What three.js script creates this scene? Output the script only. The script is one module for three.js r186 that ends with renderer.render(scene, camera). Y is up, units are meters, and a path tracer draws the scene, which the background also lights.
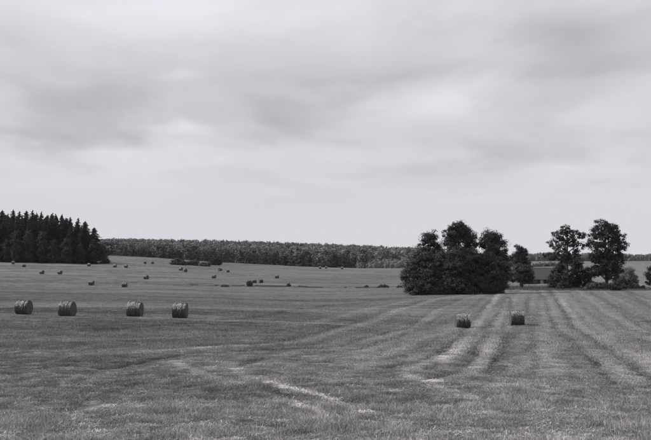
import * as THREE from 'three';
import { mergeGeometries } from 'three/addons/utils/BufferGeometryUtils.js';

// ---------------------------------------------------------------- camera
const scene = new THREE.Scene();
const EYE = 1.65;
const camera = new THREE.PerspectiveCamera(2 * Math.atan(220 / 894) * 180 / Math.PI, 1024 / 692, 0.1, 9000);
camera.position.set(0, EYE, 0);
camera.lookAt(0, EYE + Math.tan(2.434 * Math.PI / 180) * 100, -100);

// ---------------------------------------------------------------- random and noise
function rng32(a) {
  return () => { a |= 0; a = a + 0x6D2B79F5 | 0; let t = Math.imul(a ^ a >>> 15, 1 | a); t = t + Math.imul(t ^ t >>> 7, 61 | t) ^ t; return ((t ^ t >>> 14) >>> 0) / 4294967296; };
}
const PERM = (() => { const r = rng32(77), p = new Float32Array(65536); for (let i = 0; i < 65536; i++) p[i] = r(); return p; })();
function vn(x, y) {                                                   // value noise, 0..1
  const xi = Math.floor(x), yi = Math.floor(y); let fx = x - xi, fy = y - yi;
  fx = fx * fx * fx * (fx * (fx * 6 - 15) + 10); fy = fy * fy * fy * (fy * (fy * 6 - 15) + 10);
  const a = (xi * 73 + yi * 3121) & 65535, b = ((xi + 1) * 73 + yi * 3121) & 65535, c = (xi * 73 + (yi + 1) * 3121) & 65535, d = ((xi + 1) * 73 + (yi + 1) * 3121) & 65535;
  const t = PERM[a] + (PERM[b] - PERM[a]) * fx, s = PERM[c] + (PERM[d] - PERM[c]) * fx;
  return t + (s - t) * fy;
}
function fbm(x, y, n = 4, gain = 0.5) { let s = 0, a = 1, w = 0; for (let i = 0; i < n; i++) { s += a * vn(x, y); w += a; a *= gain; const t = x * 1.62 - y * 1.17 + 13.7; y = x * 1.17 + y * 1.62 - 5.1; x = t; } return s / w; }
const clamp = (x, a, b) => Math.min(b, Math.max(a, x));
const sst = (a, b, x) => { const t = clamp((x - a) / (b - a), 0, 1); return t * t * (3 - 2 * t); };

// ---------------------------------------------------------------- sky, sun, exposure
const SUN = new THREE.Vector3(-0.75, 0.64, -0.1).normalize();
{
  const W = 4096, H = 2048, data = new Float32Array(W * H * 4);
  const soft = (az, el, a0, e0, wa, we) => Math.exp(-(((az - a0) / wa) ** 2) - ((el - e0) / we) ** 2);
  for (let j = 0; j < H; j++) {
    const el = ((j + 0.5) / H - 0.5) * Math.PI;
    for (let i = 0; i < W; i++) {
      const k = (j * W + i) * 4;
      let v = 0.68;
      if (el > -0.02) {
        const phi = ((i + 0.5) / W - 0.5) * 2 * Math.PI;               // atan2(z, x)
        let az = phi + Math.PI / 2; if (az > Math.PI) az -= 2 * Math.PI;
        const r = 1 / (Math.tan(clamp(el, 0, 1.45)) + 0.075), X = Math.sin(az) * r, Y = Math.cos(az) * r;
        const wx = fbm(X * 0.5 + 7, Y * 0.5 - 3, 3), wy = fbm(X * 0.5 - 11, Y * 0.5 + 5, 3);
        const big = fbm(X * 0.6 + wx * 1.3 + 2.2, Y * 0.32 + wy * 1.1, 3);
        const mid = fbm(X * 1.7 + wx * 2.2, Y * 0.95 + wy * 1.8 + 4, 5, 0.55);
        const fine = fbm(X * 4.2 + wy * 2.5, Y * 2.3 + wx * 2.5, 5, 0.6);
        const up = sst(0.03, 0.14, el);
        let grey = 0.34 * sst(0.38, 0.68, big) + 0.42 * sst(0.4, 0.72, mid) + 0.42 * (fine - 0.5);
        grey *= up;
        // the cloud banks that lie over this field, told as azimuth and height in radians
        const E = el + (mid - 0.5) * 0.04 + (fine - 0.5) * 0.012, A = az + (wx - 0.5) * 0.12;
        grey += 0.62 * Math.exp(-(((A + 0.2) / 0.21) ** 4) - (((E - 0.166) / 0.042) ** 4)) + 0.6 * soft(A, E, 0.25, 0.246, 0.06, 0.017) + 0.45 * soft(A, E, 0.3, 0.22, 0.07, 0.014) + 0.38 * soft(A, E, 0.17, 0.208, 0.12, 0.012)
          + 0.4 * soft(A, E, -0.34, 0.235, 0.04, 0.03) + 0.36 * soft(A, E, 0.17, 0.122, 0.12, 0.015) + 0.2 * soft(A, E, 0.03, 0.2, 0.1, 0.012)
          - 0.5 * soft(A, E, -0.157, 0.205, 0.03, 0.01) - 0.6 * soft(A, E, -0.16, 0.137, 0.03, 0.006) - 0.4 * soft(A, E, 0.02, 0.25, 0.1, 0.02) - 0.4 * soft(A, E, 0.13, 0.165, 0.09, 0.014) - 0.35 * soft(A, E, -0.2, 0.262, 0.14, 0.018);
        v = 0.685 + 0.04 * sst(0.05, 0.1, el) + 0.06 * sst(0.2, 0.32, el) - 0.195 * clamp(grey, -0.35, 1.3);
      }
      data[k] = v * 0.985; data[k + 1] = v * 0.975; data[k + 2] = v * 1.05; data[k + 3] = 1;
    }
  }
  const t = new THREE.DataTexture(data, W, H, THREE.RGBAFormat, THREE.FloatType);
  t.mapping = THREE.EquirectangularReflectionMapping; t.magFilter = t.minFilter = THREE.LinearFilter; t.needsUpdate = true;
  scene.background = t; scene.environment = t;
}
const sun = new THREE.DirectionalLight(new THREE.Color(1, 0.985, 0.965), 4.4);
sun.position.copy(SUN).multiplyScalar(400).add(new THREE.Vector3(0, 0, -150)); sun.target.position.set(0, 0, -150);
sun.castShadow = true; sun.shadow.radius = 5; sun.shadow.mapSize.set(4096, 4096);
Object.assign(sun.shadow.camera, { left: -220, right: 220, top: 220, bottom: -220, near: 10, far: 1200 });
scene.add(sun, sun.target);
scene.fog = new THREE.FogExp2(new THREE.Color(0.95, 0.95, 0.98), 0.00003);
const renderer = new THREE.WebGLRenderer({ antialias: true });
renderer.toneMapping = THREE.LinearToneMapping; renderer.toneMappingExposure = 1; renderer.shadowMap.enabled = true;

// ---------------------------------------------------------------- the lie of the land: metres below the eye, along lines fanning out from the roadside
const KD = [0, 6, 17, 30, 45, 75, 110, 150, 215, 300, 380, 500, 650, 900, 1300, 2500];
const KU = [-0.45, -0.33, -0.22, -0.12, 0, 0.12, 0.23, 0.34, 0.45];
const NEAR = [1.65, 2.2, 3.46, 4.05, 4.45];
const KDROP = [
  [4.8, 5.4, 6.1, 6.7, 5.2, 1.7, -0.2, -1, -6, -10, -8],
  [4.87, 5.5, 6.2, 6.9, 5.3, 2.0, -0.3, 0, -6, -10, -8],
  [4.95, 5.6, 6.3, 7.0, 5.9, 2.9, -0.8, 2, -5, -8, -6],
  [5.08, 5.8, 6.6, 7.5, 6.7, 4.7, 2.4, 5, -4, -5, -2],
  [5.3, 6.1, 7.0, 7.9, 7.4, 6.0, 5.3, 7.0, 0, 0, 3],
  [5.65, 6.2, 6.4, 7.4, 8.0, 7.4, 6.5, 7.2, 4, 6, 8],
  [5.6, 6.15, 6.3, 7.1, 7.7, 7.4, 7.0, 6.5, 5, 4.6, 8],
  [5.6, 6.15, 6.3, 7.2, 8.0, 8.0, 7.5, 6.0, 4.5, 4.6, 8],
  [5.6, 6.1, 6.3, 7.2, 8.0, 8.0, 7.5, 6.0, 4.5, 4.6, 8],
].map((r) => [...NEAR, ...r]);
const KT = KDROP.map((p) => p.map((v, i) => {                         // tangents that never overshoot
  if (i === 0 || i === p.length - 1) return 0;
  const a = (p[i] - p[i - 1]) / (KD[i] - KD[i - 1]), b = (p[i + 1] - p[i]) / (KD[i + 1] - KD[i]);
  return a * b <= 0 ? 0 : 2 * a * b / (a + b);
}));
function column(k, d) {
  let i = 0; while (i < KD.length - 2 && d > KD[i + 1]) i++;
  const h = KD[i + 1] - KD[i], t = clamp((d - KD[i]) / h, 0, 1), p = KDROP[k], m = KT[k];
  return (2 * t ** 3 - 3 * t * t + 1) * p[i] + (t ** 3 - 2 * t * t + t) * h * m[i] + (3 * t * t - 2 * t ** 3) * p[i + 1] + (t ** 3 - t * t) * h * m[i + 1];
}
function landHeight(x, z) {                                           // the smooth land
  const d = Math.max(0, -z), u = clamp(x / Math.max(d, 14), -0.449, 0.449);
  let k = 0; while (k < KU.length - 2 && u > KU[k + 1]) k++;
  const t = (u - KU[k]) / (KU[k + 1] - KU[k]);
  const c = [-1, 0, 1, 2].map((o) => column(clamp(k + o, 0, KU.length - 1), d));
  const drop = 0.5 * (2 * c[1] + (c[2] - c[0]) * t + (2 * c[0] - 5 * c[1] + 4 * c[2] - c[3]) * t * t + (3 * c[1] - c[0] - 3 * c[2] + c[3]) * t ** 3);
  const far = sst(20, 120, d);
  return EYE - drop + (fbm(x / 17 + 3, z / 17, 3) - 0.5) * (0.25 + 0.25 * far) + (fbm(x / 70 - 9, z / 70, 2) - 0.5) * 0.9 * sst(200, 500, d);
}

// ---------------------------------------------------------------- naming
const taken = new Map();
function numbered(name) { const n = taken.get(name) || 0; taken.set(name, n + 1); return n ? name + '_' + String(n).padStart(3, '0') : name; }
function thing(name, label, category, group, x, z, turn = 0, dy = 0) {
  const o = new THREE.Group(); o.name = numbered(name); o.userData = { label, category }; if (group) o.userData.group = group;
  o.position.set(x, landHeight(x, z) + dy, z); o.rotation.y = turn; scene.add(o); return o;
}
function copyOf(src, label, group, x, z, turn, s = 1, dy = 0) {
  const o = src.clone(); o.name = numbered(src.name.replace(/_\d{3}$/, '')); o.userData = { ...src.userData, label }; if (group) o.userData.group = group;
  o.position.set(x, landHeight(x, z) + dy, z); o.rotation.y = turn; if (Array.isArray(s)) o.scale.set(...s); else o.scale.setScalar(s); scene.add(o); return o;
}
function part(name, geometry, material, parent) { const m = new THREE.Mesh(geometry, material); m.name = name; m.castShadow = m.receiveShadow = true; parent.add(m); return m; }
const mat = (o) => new THREE.MeshStandardMaterial({ roughness: 0.95, metalness: 0, side: THREE.DoubleSide, ...o });
const tinted = mat({ vertexColors: true });

// ---------------------------------------------------------------- triangle collector
class Soup {
  constructor() { this.p = []; this.c = []; }
  tri(a, b, c, t) { this.p.push(a[0], a[1], a[2], b[0], b[1], b[2], c[0], c[1], c[2]); for (let i = 0; i < 3; i++) this.c.push(t, t * 0.99, t * 0.975); }
  quad(a, b, c, d, t) { this.tri(a, b, c, t); this.tri(a, c, d, t); }
  tube(pts, rs, t, n = 7) {
    let last = null;
    pts.forEach((p, i) => {
      const q = pts[Math.min(i + 1, pts.length - 1)], o = pts[Math.max(i - 1, 0)];
      const dir = new THREE.Vector3(q[0] - o[0], q[1] - o[1], q[2] - o[2]).normalize();
      const a = new THREE.Vector3(0.31, 0.17, 0.93).cross(dir).normalize(), b = dir.clone().cross(a), ring = [];
      for (let k = 0; k < n; k++) { const f = k / n * Math.PI * 2, c = Math.cos(f) * rs[i], s = Math.sin(f) * rs[i]; ring.push([p[0] + a.x * c + b.x * s, p[1] + a.y * c + b.y * s, p[2] + a.z * c + b.z * s]); }
      if (last) for (let k = 0; k < n; k++) this.quad(last[k], last[(k + 1) % n], ring[(k + 1) % n], ring[k], t);
      last = ring;
    });
  }
  geometry() {
    const g = new THREE.BufferGeometry();
    g.setAttribute('position', new THREE.Float32BufferAttribute(this.p, 3)); g.setAttribute('color', new THREE.Float32BufferAttribute(this.c, 3));
    g.computeVertexNormals(); return g;
  }
}

// ---------------------------------------------------------------- marks the mower and the tractor left: [points (x, metres out)], tone change, half width, rut depth
const MARKS = [
  [[[48, 191.8], [34, 132], [27.8, 103.8], [20.6, 74.5], [14.8, 49], [12.8, 39.2], [11.3, 32.4], [10.3, 27.8]], -0.5, 0.3, -0.07],
  [[[48.7, 191.8], [34.7, 132], [28.5, 103.8], [21.3, 74.5], [15.5, 49], [13.5, 39.2], [12, 32.4], [11, 27.8]], 0.45, 0.3, 0.04],
  [[[45.5, 192], [31.3, 127.4], [19.4, 76.5], [13.2, 48], [11.2, 38.5], [9.8, 31.7], [9, 27.9]], -0.42, 0.28, -0.07],
  [[[46.1, 192], [31.9, 127.4], [20, 76.5], [13.8, 48], [11.8, 38.5], [10.4, 31.7], [9.6, 27.9]], 0.25, 0.3, 0.03],
  [[[30, 145], [24.8, 120], [17, 84.3], [10.2, 51.8], [7.4, 39.1], [5.5, 31.1]], -0.45, 0.25, -0.06],
  [[[29.8, 132.7], [15.6, 68.3], [10, 43], [7.6, 32.3]], -0.3, 0.3, -0.05],
  [[[38, 191.7], [25.1, 132.9], [14.1, 82], [9.4, 58.2], [6.7, 44.6], [5.1, 38.3], [3.9, 34.5], [3, 32.1], [2.75, 30.7], [2.8, 29.4], [3.1, 27.9], [3.5, 25.6], [4, 23.6]], 0.75, 0.25, 0.05],
  [[[37.2, 191.7], [24.3, 132.9], [13.4, 82], [8.8, 58.2], [6.1, 44.9], [4.6, 38.9], [3.4, 35.2], [2.3, 32.6]], -0.42, 0.28, -0.06],
  [[[30.5, 150], [21.2, 109], [10.9, 60.8], [6.4, 38.6], [4.6, 31.7], [3.5, 29.1], [3, 27.8]], -0.5, 0.25, -0.07],
  [[[30.5, 150], [21.6, 108.7], [11.3, 60.5], [6.8, 38.2], [5, 31.2], [3.7, 28.5], [3.2, 27.2]], 0.35, 0.25, 0.03],
  [[[28.1, 163], [20.8, 136.4], [13.6, 111.6], [8, 80.4], [5.5, 66.2], [2.7, 53], [1, 46.5], [-0.7, 42.8], [-3.5, 40.8]], -0.35, 0.32, -0.06],
  [[[28.8, 163], [21.5, 136], [14.3, 111], [8.8, 80], [6.2, 66], [3.3, 53], [1.6, 46.4]], 0.3, 0.35, 0.03],
  [[[13.5, 101.7], [9.4, 81.2], [6.3, 64.9], [4.2, 53.7], [2.7, 46.6], [1.1, 41]], -0.42, 0.22, -0.05],
  [[[25.6, 158.6], [16.4, 134.2], [9.4, 109.8], [4.5, 80.7], [1, 61], [-0.9, 49.6], [-2.7, 45.6], [-4.6, 43.2], [-9, 41]], 0.5, 0.4, 0.05],
  [[[25.4, 160], [15.4, 135], [8.3, 110.5], [3.5, 81.5], [0.1, 62], [-1.9, 50.4], [-3.6, 46.6]], -0.25, 0.4, -0.04],
  [[[19.6, 141], [10.7, 128.7], [2.5, 92.2], [-2.6, 64.7], [-6.3, 53.3], [-11.4, 49.7], [-20, 47]], 0.3, 0.5, 0.04],
  [[[16, 150], [4, 132], [-4, 96], [-9, 70], [-14, 58], [-24, 53]], -0.25, 0.6, -0.04],
  [[[-4.9, 39.7], [-5.7, 37.7], [-6.1, 36.3], [-5.2, 33.7], [-4.1, 30.3], [-3.1, 28.4], [-2, 26.5]], 0.55, 0.28, 0.03],
  [[[-3.7, 36], [-3.7, 35.3], [-2.9, 30.8], [-2.1, 28.4], [-1.3, 27]], 0.45, 0.24, 0.02],
  [[[-1.9, 28.2], [-1.3, 27], [-0.7, 25.5], [-0.1, 24.6], [0.5, 22.5], [1.2, 20.6]], 2.0, 0.19, -0.03],
  [[[-2.4, 27.6], [-1.6, 26.3], [-1, 24.8], [-0.4, 23.9]], -0.55, 0.24, -0.03],
  [[[-1.6, 24.4], [-1.06, 23.5], [-0.5, 22.2], [-0.1, 21.1], [0.4, 19.6]], 1.9, 0.17, -0.03],
  [[[0.5, 24.2], [0.9, 23.1], [1.4, 22]], -0.5, 0.3, -0.02],
  [[[-9.5, 31], [-7.9, 34.7], [-7.3, 37.2], [-6.4, 39.6], [-4.1, 41.5], [-1.5, 42.7], [0.7, 45], [3, 49]], -0.5, 0.42, -0.05],
  [[[-3.2, 33], [-3.3, 34], [-2.7, 36.5], [-1.1, 38.4], [1.1, 41]], -0.4, 0.34, -0.05],
  [[[-8, 24.5], [-7.1, 24.8], [-6.3, 25.2]], -0.55, 0.55, 0], [[[-4.9, 27], [-4.2, 28], [-3.7, 29]], -0.5, 0.6, 0], [[[-6.4, 22.4], [-5.8, 22.7]], -0.6, 0.35, 0], [[[-9.2, 25.5], [-8.8, 26.4]], -0.5, 0.4, 0],
  [[[-2.6, 20.6], [-1.8, 21], [-0.9, 20.8]], -0.4, 0.4, 0], [[[1.6, 23], [2.2, 24], [2.4, 25]], -0.4, 0.5, 0], [[[2.6, 20], [3.6, 20.4]], -0.4, 0.4, 0], [[[-7.4, 20.6], [-6, 20.2], [-4.8, 20.4]], 0.5, 0.25, 0], [[[-2.2, 19.3], [-1.2, 19.8], [0, 19.4]], 0.55, 0.22, 0],
  [[[63.7, 194], [42.2, 116.4], [31.3, 79.3], [22, 50]], -0.3, 0.35, -0.06],
  [[[55, 194], [38.5, 122], [26.5, 76], [19, 49]], -0.22, 0.3, -0.05],
];
const MX = 70, MZ0 = 14, MZ1 = 200, MS = 0.1, MW = Math.round(2 * MX / MS), MH = Math.round((MZ1 - MZ0) / MS);
const markTone = new Float32Array(MW * MH), markRise = new Float32Array(MW * MH);
MARKS.forEach(([pts, tone, half, rise], n) => {
  const curve = new THREE.CatmullRomCurve3(pts.map(([x, d]) => new THREE.Vector3(x, 0, d)), false, 'centripetal'), len = curve.getLength(), N = Math.ceil(len / 0.05);
  const seen = new Map();
  for (let i = 0; i <= N; i++) {
    const p = curve.getPoint(i / N), w = half * 0.8 * (0.75 + 0.6 * vn(i * 0.012 + n * 7, n)) * (1 + p.z / 160), R = Math.ceil(w * 2.2 / MS);
    const broken = (tone < 0 ? 1.35 : 1.0) * (0.55 + 0.8 * fbm(i * 0.02 + n * 31, n * 3.3, 3)), wob = (vn(i * 0.03, n + 50) - 0.5) * 0.25;
    const ends = Math.min(1, i * 0.05 / 3, (N - i) * 0.05 / 3);
    const ci = (p.x + wob + MX) / MS, cj = (p.z - MZ0) / MS;
    for (let a = -R; a <= R; a++) for (let b = -R; b <= R; b++) {
      const ii = Math.round(ci) + a, jj = Math.round(cj) + b; if (ii < 0 || jj < 0 || ii >= MW || jj >= MH) continue;
      const q = ((ii - ci) ** 2 + (jj - cj) ** 2) * MS * MS / (w * w), f = Math.exp(-q * 1.6) * broken * ends, k = jj * MW + ii;
      if (f > (seen.get(k) || 0)) seen.set(k, f);
    }
  }
  for (const [k, f] of seen) { markTone[k] += f * tone; markRise[k] += f * rise; }
});
function marks(x, z, arr) {
  const a = (x + MX) / MS, b = (-z - MZ0) / MS, i = Math.floor(a), j = Math.floor(b); if (i < 0 || j < 0 || i >= MW - 1 || j >= MH - 1) return 0;
  const f = a - i, g = b - j, k = j * MW + i;
  return (arr[k] * (1 - f) + arr[k + 1] * f) * (1 - g) + (arr[k + MW] * (1 - f) + arr[k + MW + 1] * f) * g;
}
// how pale the growth is at a place: mown rows, patches of grass, straw. Rows run towards the clump of trees on the right and across the field on the left.
function paleness(x, z) {
  const d = -z, s = x - 0.24 * d, right = sst(-16, -4, s + (fbm(x / 9, z / 9, 2) - 0.5) * 8) * sst(26, 36, d);
  const wob = (fbm(x / 6 + 4, z / 6, 2) - 0.5) * 1.2;
  const rows = (fbm(s * 0.8 + wob * 0.4, d / 40 + 5, 3, 0.6) - 0.5) * 0.6 + Math.sin(s * 4.4 + wob * 0.8) * 0.23 * (0.4 + 1.2 * vn(s * 0.35, d / 26)) + Math.sin(s * 1.7 + wob * 0.4 + 1) * 0.1;
  const across = (fbm(x / 22 + d * 0.05, d / 1.5 + wob, 4, 0.6) - 0.5) * (0.45 + 0.6 * sst(45, 90, d)) + (fbm(x / 60, d / 9, 3) - 0.5) * 1.0 * sst(30, 90, d);
  const patch = ((fbm(x / 4.5 + 20, z / 4.5, 5, 0.6) - 0.5) * 0.8 * (1 - right) + (fbm(s / 1.3 + 20, z / 16, 4, 0.6) - 0.5) * 0.4 * right) * (1 - 0.6 * sst(40, 120, d));
  const speck = ((fbm(x * 2.9, z * 2.9, 3, 0.7) - 0.5) * (1 - right) + (fbm(s * 3.4, d * 0.55, 3, 0.75) - 0.5) * 0.85 * right) * 1.3 * (1.35 - 0.4 * sst(35, 60, d) - 0.45 * sst(60, 200, d));
  const growth = 0.2 * right - 0.1 * (1 - right) * (1 - sst(60, 110, d)) + 0.22 * (1 - sst(18, 25, d + (fbm(x / 3, z / 3, 2) - 0.5) * 12));   // right: newly mown; left: grown again; roadside: dry
  return 1 + rows * right + across * (1 - right) * sst(20, 40, d) + patch + speck + growth + 0.9 * sst(0.55, 0, Math.hypot((x - 70) / 12, (d - 222) / 40)) + marks(x, z, markTone);
}
function groundHeight(x, z) {
  const d = -z, fine = 1 - sst(60, 160, d);
  return landHeight(x, z) + marks(x, z, markRise) + (fbm(x * 1.1 + 8, z * 1.1, 3) - 0.5) * 0.13 * fine + (fbm(x * 0.35 - 8, z * 0.35, 2) - 0.5) * 0.16 * fine;
}

// ---------------------------------------------------------------- the field: one sheet out to the horizon, finest near the roadside
{
  const th = [], rows = [];
  const DEG = Math.PI / 180, DENSE = 27 * DEG;
  for (let a = -180; a < -28; a += 4) th.push(a * DEG);
  for (let i = 0; i <= 660; i++) th.push(-DENSE + 2 * DENSE * i / 660);
  for (let a = 28; a <= 180; a += 4) th.push(a * DEG);
  let r = 0.6; while (r < 3600) { rows.push(r); r += r < 12 ? 0.6 : clamp(r * r / (1406 * 5.2) * 1.15, 0.1, r < 700 ? 5 : r * 0.03); }
  const C = th.length, P = new Float32Array(C * rows.length * 3), K = new Float32Array(C * rows.length * 3), I = [];
  rows.forEach((rr, j) => th.forEach((t, i) => {
    const x = Math.sin(t) * rr, z = -Math.cos(t) * rr, k = (j * C + i) * 3, inFront = Math.abs(t) <= DENSE + 0.01 && rr > 9 && rr < 800;
    P[k] = x; P[k + 1] = inFront ? groundHeight(x, z) : landHeight(x, z); P[k + 2] = z;
    const a = 0.081 * (inFront ? clamp(paleness(x, z), 0.35, 2.8) : 1);
    K[k] = a; K[k + 1] = a * 0.985; K[k + 2] = a * 0.965;
  }));
  for (let j = 0; j < rows.length - 1; j++) for (let i = 0; i < C - 1; i++) { const a = j * C + i, b = a + 1, c = a + C, e = c + 1; I.push(a, b, c, b, e, c); }
  const g = new THREE.BufferGeometry();
  g.setAttribute('position', new THREE.BufferAttribute(P, 3)); g.setAttribute('color', new THREE.BufferAttribute(K, 3)); g.setIndex(I); g.computeVertexNormals();
  const m = part('mown_field', g, tinted, scene); m.userData = { kind: 'structure', label: 'mown hay field with tractor marks, rising to woods', category: 'field' };
  console.log('field', C, rows.length);
}

// ---------------------------------------------------------------- stubble, grass and straw, in small patches
function grassPatch(seed, n, radius, o) {
  const R = rng32(seed), s = new Soup();
  for (let i = 0; i < n; i++) {
    const a = R() * 6.283, q = Math.sqrt(R()) * radius, x = Math.cos(a) * q, z = Math.sin(a) * q, h = o.h[0] + (o.h[1] - o.h[0]) * R() ** 1.6, w = o.w * (0.6 + 0.8 * R());
    const f = R() * 6.283, cx = Math.cos(f) * w / 2, cz = Math.sin(f) * w / 2, lean = R() * 6.283, b = h * o.bend * (0.3 + R()), lx = Math.cos(lean) * b, lz = Math.sin(lean) * b, t = o.tone * (0.6 + 0.8 * R());
    if (o.flat) {
      const L = h * 2, dx = Math.cos(lean) * L / 2, dz = Math.sin(lean) * L / 2, y = 0.01 + R() * 0.05, y2 = y + (R() - 0.3) * 0.05, nx = -Math.sin(lean) * w / 2, nz = Math.cos(lean) * w / 2;
      s.quad([x - dx - nx, y, z - dz - nz], [x - dx + nx, y, z - dz + nz], [x + dx + nx, y2, z + dz + nz], [x + dx - nx, y2, z + dz - nz], t);
      continue;
    }
    const A = [x - cx, -0.03, z - cz], B = [x + cx, -0.03, z + cz], M1 = [x - cx * 0.8 + lx * 0.35, h * 0.55, z - cz * 0.8 + lz * 0.35], M2 = [x + cx * 0.8 + lx * 0.35, h * 0.55, z + cz * 0.8 + lz * 0.35], T = [x + lx, h * (1 - 0.25 * o.bend), z + lz];
    if (o.simple) { s.tri(A, B, T, t); continue; }
    s.quad(A, B, M2, M1, t); s.tri(M1, M2, T, t);
  }
  return s.geometry();
}
{
  const group = new THREE.Group(); group.name = 'stubble_grass'; group.userData = { kind: 'stuff', label: 'short stubble, grass and straw over the mown field', category: 'grass' }; scene.add(group);
  const kinds = [
    ...[1, 2, 3].map((k) => ({ name: 'grass_blades', near: 1, pale: 0, g: grassPatch(k, 42, 0.21, { h: [0.02, 0.085], w: 0.008, bend: 0.7, tone: 0.215 }) })),
    ...[4, 5].map((k) => ({ name: 'stubble_stalks', near: 1, pale: 1, g: grassPatch(k, 36, 0.21, { h: [0.02, 0.06], w: 0.007, bend: 0.4, tone: 0.262 }) })),
    ...[6, 7].map((k) => ({ name: 'loose_straw', near: 1, pale: 2, g: grassPatch(k, 26, 0.2, { h: [0.03, 0.08], w: 0.006, bend: 0.2, tone: 0.28, flat: 1 }) })),
    ...[8, 9].map((k) => ({ name: 'tall_grass', near: 1, pale: 3, g: grassPatch(k, 30, 0.2, { h: [0.06, 0.2], w: 0.006, bend: 0.7, tone: 0.262 }) })),
    ...[10, 11, 12].map((k) => ({ name: 'grass_blades', near: 0, pale: 0, g: grassPatch(k, 34, 0.34, { h: [0.03, 0.07], w: 0.018, bend: 0.5, tone: 0.215, simple: 1 }) })),
    ...[13, 14].map((k) => ({ name: 'stubble_stalks', near: 0, pale: 1, g: grassPatch(k, 34, 0.34, { h: [0.02, 0.06], w: 0.018, bend: 0.4, tone: 0.25, simple: 1 }) })),
  ];
  kinds.forEach((k) => { k.m = []; k.c = []; });
  const R = rng32(4242), M = new THREE.Matrix4(), Q = new THREE.Quaternion(), V = new THREE.Vector3(), S = new THREE.Vector3(), UPV = new THREE.Vector3(0, 1, 0), C = new THREE.Color();
  const sow = (N, r0, r1, near) => {
    for (let i = 0; i < N; i++) {
      const u = R(), rr = near ? Math.sqrt(r0 * r0 + u * (r1 * r1 - r0 * r0)) : r0 * Math.pow(r1 / r0, Math.pow(u, 0.85)), t = (R() * 2 - 1) * 27 * Math.PI / 180, x = Math.sin(t) * rr, z = -Math.cos(t) * rr;
      const p = paleness(x, z), q = p + (R() - 0.5) * 0.5, tuft = fbm(x / 1.3 + 50, z / 1.3, 2);
      const want = near ? (rr < 31 && tuft > 0.58 && R() < 0.4 * (1 - sst(20, 31, rr)) + 0.06 ? 3 : R() < 0.5 * sst(1.4, 2.4, p) + 0.04 ? 2 : q > 1.0 ? 1 : 0) : q > 1.02 ? 1 : 0;
      
      const list = kinds.filter((k) => k.near === near && k.pale === want), k = list[Math.floor(R() * list.length)];
      Q.setFromAxisAngle(UPV, R() * 6.283);
      const s = (0.8 + 0.5 * R()) * (near ? 1 : 1 + Math.min(rr, 150) / 160), hs = s * (near ? (0.45 + 0.9 * tuft) : 0.7 + 0.6 * tuft) * (near ? 1 - 0.45 * sst(24, 38, rr) : 0.75);
      M.compose(V.set(x, groundHeight(x, z), z), Q, S.set(s, hs, s)); k.m.push(M.clone());
      const c = clamp(0.12 + 0.88 * p, 0.3, 2.7) * (0.8 + 0.4 * R()); k.c.push(C.setRGB(c, c * 0.985, c * 0.965).clone());
    }
  };
  sow(130000, 10.5, 44, 1); sow(250000, 38, 520, 0);
  kinds.forEach((k) => {
    const im = new THREE.InstancedMesh(k.g, tinted, k.m.length); im.name = k.name; im.castShadow = im.receiveShadow = true;
    k.m.forEach((m, i) => { im.setMatrixAt(i, m); im.setColorAt(i, k.c[i]); }); group.add(im);
  });
}
console.log('grass');

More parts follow.
